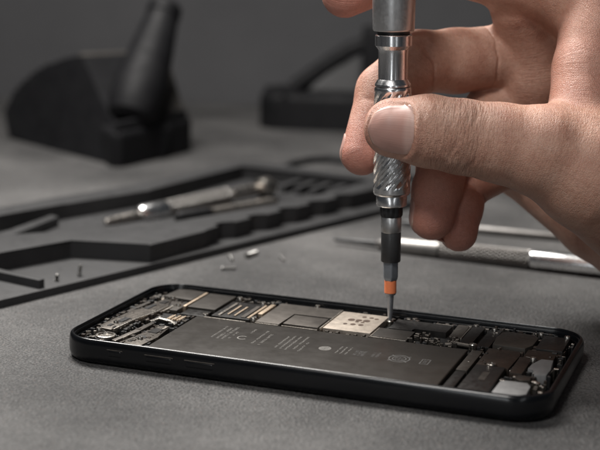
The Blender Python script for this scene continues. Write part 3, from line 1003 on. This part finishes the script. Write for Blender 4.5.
tpart(t3, ax, 'polished_end', [(83.9 * k, 3.0), (84.2 * k, 3.9), (86 * k, 4.1), (150 * k, 4.1), (152 * k, 3.0)], 'chrome')

# thin rod behind it
A = np.array([*g(400, 222, 2), 2.0]); B = np.array([*g(640, 244, 2), 2.0])
ax = (B - A); LT = np.linalg.norm(ax); ax /= LT
t4 = empty('thin_tool', A, (0, 0, 0), 'thin steel rod tool lying behind the knurled handle, mostly hidden by fingers', 'hand tool')
tpart(t4, ax, 'shaft', [(0, .5), (2, 1.2), (LT * .3, 1.5), (LT * .305, 1.2)], 'sleeve')
tpart(t4, ax, 'handle', [(LT * .306, 1.3), (LT * .31, 1.8), (LT * .98, 1.8), (LT, 1.2)], 'knurl')


# loose screws
def screw_mesh(bm):
    n = 26
    lathe(bm, (-4, 0, 0), (4, 0, 0), [(0, .25), (.12, .8), (.45, .95), (.9, .95), (1.05, .8), (1.06, .6)] + [(1.15 + .24 * i, .55 if i % 2 else .75) for i in range(n)] + [(7.5, .55), (7.9, .12)], 16)

sm = bmesh.new(); screw_mesh(sm)
first = None
for (u, v, z, rz, tilt, sc, lab) in ((57, 281, 3.0, 20, -80, .9, 'shorter screw standing on its head in the front pocket of the tray'),
                                 (80, 276, 3.0, 80, -66, .95, 'taller screw propped upright in the front pocket of the tray'),
                                 (231, 259.5, 0, -80, 0, .95, 'loose screw on the mat pointing at the phone, left of the long slanted one'),
                                 (252, 256.5, 0, 62, 0, 1.2, 'longest loose screw on the mat, lying slanted beside the tray edge'),
                                 (282.5, 260, 0, -74, 0, .8, 'small loose screw on the mat, nearest the screwdriver'),
                                 (229, 270, 0, 20, 0, .8, 'small loose screw on the mat lying level, closest to the phone')):
    if first is None:
        o = first = obj('loose_screw', sm, M['screw'])
    else:
        o = first.copy(); COL.objects.link(o)
    lx = sc if tilt == 0 else (.34 if sc < .93 else .55)
    lift = .9 * sc if tilt == 0 else 4 * lx * math.sin(math.radians(-tilt)) + .95 * sc * math.cos(math.radians(tilt))
    p = at(u, v, z)
    o.location = (p[0] * MM, p[1] * MM, (z + lift) * MM)
    o.rotation_euler = (0, math.radians(tilt + (2.2 if tilt == 0 else 0)), math.radians(rz)); o.scale = (lx, sc, sc)
    tag(o, lab, 'screw', 'loose screws around the phone')

# ------------------------------------------------------------------ blurred things at the back
st = empty('desk_stand', (-115, 215, 0), (0, 0, 0), 'blurred black desk stand with ribbed side block and sloping taupe plate', 'stand')


def rel(pts, o=(-115, 215)):
    return [(x - o[0], y - o[1]) for x, y in pts]


one('base', lambda bm: prism(bm, rel([(-106, 143), (-103, 139.5), (-98, 141), (-67, 201), (-66, 208), (-70, 222), (-100, 262), (-128, 240), (-112, 160)]), 0, 20, 4, 4), M['stand'], st)


def side_bm(bm):
    # wedge block: outline of the near face stands on the base line, the body runs back from it
    pts = [(112, 165, 787), (30, 147, 852), (8, 134, 872), (4, 112, 876)]
    out_ = [(12, 96), (22, 84), (36, 72), (50, 64), (66, 58), (82, 55)]
    for (u0, v0), (u1, v1) in zip(out_, out_[1:]):
        for k_ in range(4):
            t = k_ / 4
            e = 1.6 if k_ % 2 and u0 < 50 else 0
            u_ = u0 + (u1 - u0) * t
            pts.append((u_ - e, v0 + (v1 - v0) * t - e, 872 - (u_ - 8) * .68))
    pts += [(82, 56, 822), (100, 96, 805), (118, 134, 788)]
    fr = [Vector(dp(*p)) - Vector((-115, 215, 0)) for p in pts]
    for p in fr: p.z = max(p.z, .2)
    bk = [p + Vector((.72, .69, 0)) * 38 for p in fr]
    va = [bm.verts.new(p) for p in fr]; vb = [bm.verts.new(p) for p in bk]
    bm.faces.new(va); bm.faces.new(vb[::-1])
    for i_ in range(len(va)):
        k_ = (i_ + 1) % len(va)
        bm.faces.new((va[k_], va[i_], vb[i_], vb[k_]))


one('side_block', side_bm, M['stand'], st)


def slab3(bm, quad_front, thick):
    a = [Vector(p) for p in quad_front]
    nrm = (a[1] - a[0]).cross(a[3] - a[0]).normalized()
    b = [p - nrm * thick for p in a]
    v = [bm.verts.new(p) for p in a + b]
    fs = [(0, 1, 2, 3), (7, 6, 5, 4), (0, 4, 5, 1), (1, 5, 6, 2), (2, 6, 7, 3), (3, 7, 4, 0)]
    fa = [bm.faces.new([v[i] for i in f_]) for f_ in fs]
    bmesh.ops.bevel(bm, geom=list({e for f_ in fa for e in f_.edges}), offset=1.0, segments=2, affect='EDGES')


def stw(u, v, d):
    p = dp(u, v, d); return Vector((p[0] + 115, p[1] - 215, p[2]))


one('sloping_plate', lambda bm: slab3(bm, [stw(117, 133, 790), stw(190, 127, 838), stw(166, 48, 862), stw(80, 52, 838)], 8), M['taupe'], st)
one('front_lip', lambda bm: prism(bm, rel([(-104, 143), (-101, 140), (-68, 203), (-72, 207)]), 18, 25, 1.5), M['stand'], st)
one('label', lambda bm: slab3(bm, [stw(131, 124, 803), stw(176, 121, 832), stw(175, 112, 836), stw(131, 115, 808)], 1.0), M['label'], st)

hp = (dp(132, 112, 800), dp(164, 12, 826))
th_ = empty('tool_handle', hp[0], (0, 0, 0), 'blurred black tool handle leaning in the desk stand', 'tool')
hv = np.array(hp[1]) - np.array(hp[0]); hl = np.linalg.norm(hv); hv /= hl
tpart(th_, hv, 'body', [(-6, 9), (-3, 13), (4, 15.2), (hl * .25, 15.6), (hl * .6, 12.8), (hl * .95, 9.6)], 'stand')
tpart(th_, hv, 'end_cap', [(hl * .952, 8), (hl * .96, 10.2), (hl * 1.05, 9.8), (hl * 1.07, 8.6), (hl * 1.072, .5)], 'stand')

bx = empty('equipment_base', (15, 320, 0), (0, 0, 0), 'blurred round-cornered black base with upright post behind the hand', 'stand')


def base_bm(bm):
    pts = []
    for cx_, cy_, a0 in ((50, 345, 0), (-10, 352, 90), (-12, 322, 180), (48, 318, 270)):
        for k_ in range(7):
            a = math.radians(a0 + 15 * k_); pts.append((cx_ + 17 * math.cos(a), cy_ + 17 * math.sin(a)))
    prism(bm, rel(pts, (15, 320)), 0, 24, 6, 4)


one('base', base_bm, M['stand'], bx)
one('post', lambda bm: box(bm, 24, 42, 4, 26, 23.5, 68, 3, 3), M['stand'], bx)
one('arm', lambda bm: tube(bm, [(-22, 14, 25), (-10, 14, 34), (4, 14, 44), (16, 14, 52), (26, 14, 56)], 5.5, 14), M['stand'], bx)
one('rest', lambda bm: slab3(bm, [Vector((-12, 6, 24)), Vector((22, 6, 24)), Vector((23, 12, 46)), Vector((8, 12, 42))], 5), M['black'], bx)

cb = one('cable', lambda bm: tube(bm, [(*g(284, 168, 2), 1.8), (*g(294, 163, 2), 1.8), (*g(310, 159.5, 2), 1.8), (*g(330, 158.5, 2), 1.8), (*g(352, 162, 2), 1.8), (*g(385, 172, 2), 1.8), (*g(420, 180, 2), 1.8)], 1.8, 12), M['stand'])
tag(cb, 'black cable curving over the desk behind the tray', 'cable')

# ------------------------------------------------------------------ light
w = bpy.data.worlds.new('World'); S.world = w; w.use_nodes = True
w.node_tree.nodes['Background'].inputs['Color'].default_value = (.80, .88, 1, 1)
w.node_tree.nodes['Background'].inputs['Strength'].default_value = .035


def area(name, loc, target, sx, sy, power, col):
    l = bpy.data.lights.new(name, 'AREA'); l.shape = 'RECTANGLE'; l.size = sx * MM; l.size_y = sy * MM
    l.energy = power; l.color = col
    o = bpy.data.objects.new(name, l); COL.objects.link(o)
    o.location = [c * MM for c in loc]
    d = Vector(target) - Vector(loc)
    o.rotation_euler = d.to_track_quat('-Z', 'Z').to_euler()
    return o


area('key_softbox', (-150, 40, 450), (0, -150, 0), 240, 160, 5.8, (1, .965, .92))
area('top_front_softbox', (-170, -540, 560), (50, -180, 50), 130, 130, 2.0, (1, .965, .93))
area('left_strip', (-115, -525, 165), (28, -178, 60), 14, 330, .16, (.95, .98, 1))
area('right_strip', (175, -560, 190), (28, -178, 80), 10, 300, .07, (.95, .98, 1))  # unseen lamp added for a second highlight on the driver's metal

# ------------------------------------------------------------------ camera
cd = bpy.data.cameras.new('Camera'); co = bpy.data.objects.new('Camera', cd); COL.objects.link(co)
cd.sensor_width = 36; cd.lens = 36 * FPX / 600
cd.clip_start = .01; cd.clip_end = 20
co.matrix_world = Matrix(((RT[0], UP[0], -FWD[0], CAM[0] * MM), (RT[1], UP[1], -FWD[1], CAM[1] * MM), (RT[2], UP[2], -FWD[2], CAM[2] * MM), (0, 0, 0, 1)))
cd.dof.use_dof = True; cd.dof.focus_distance = 440 * MM; cd.dof.aperture_fstop = 12.5
S.camera = co
S.view_settings.view_transform = 'Standard'; S.view_settings.look = 'None'
S.view_settings.exposure = 0; S.view_settings.gamma = 1
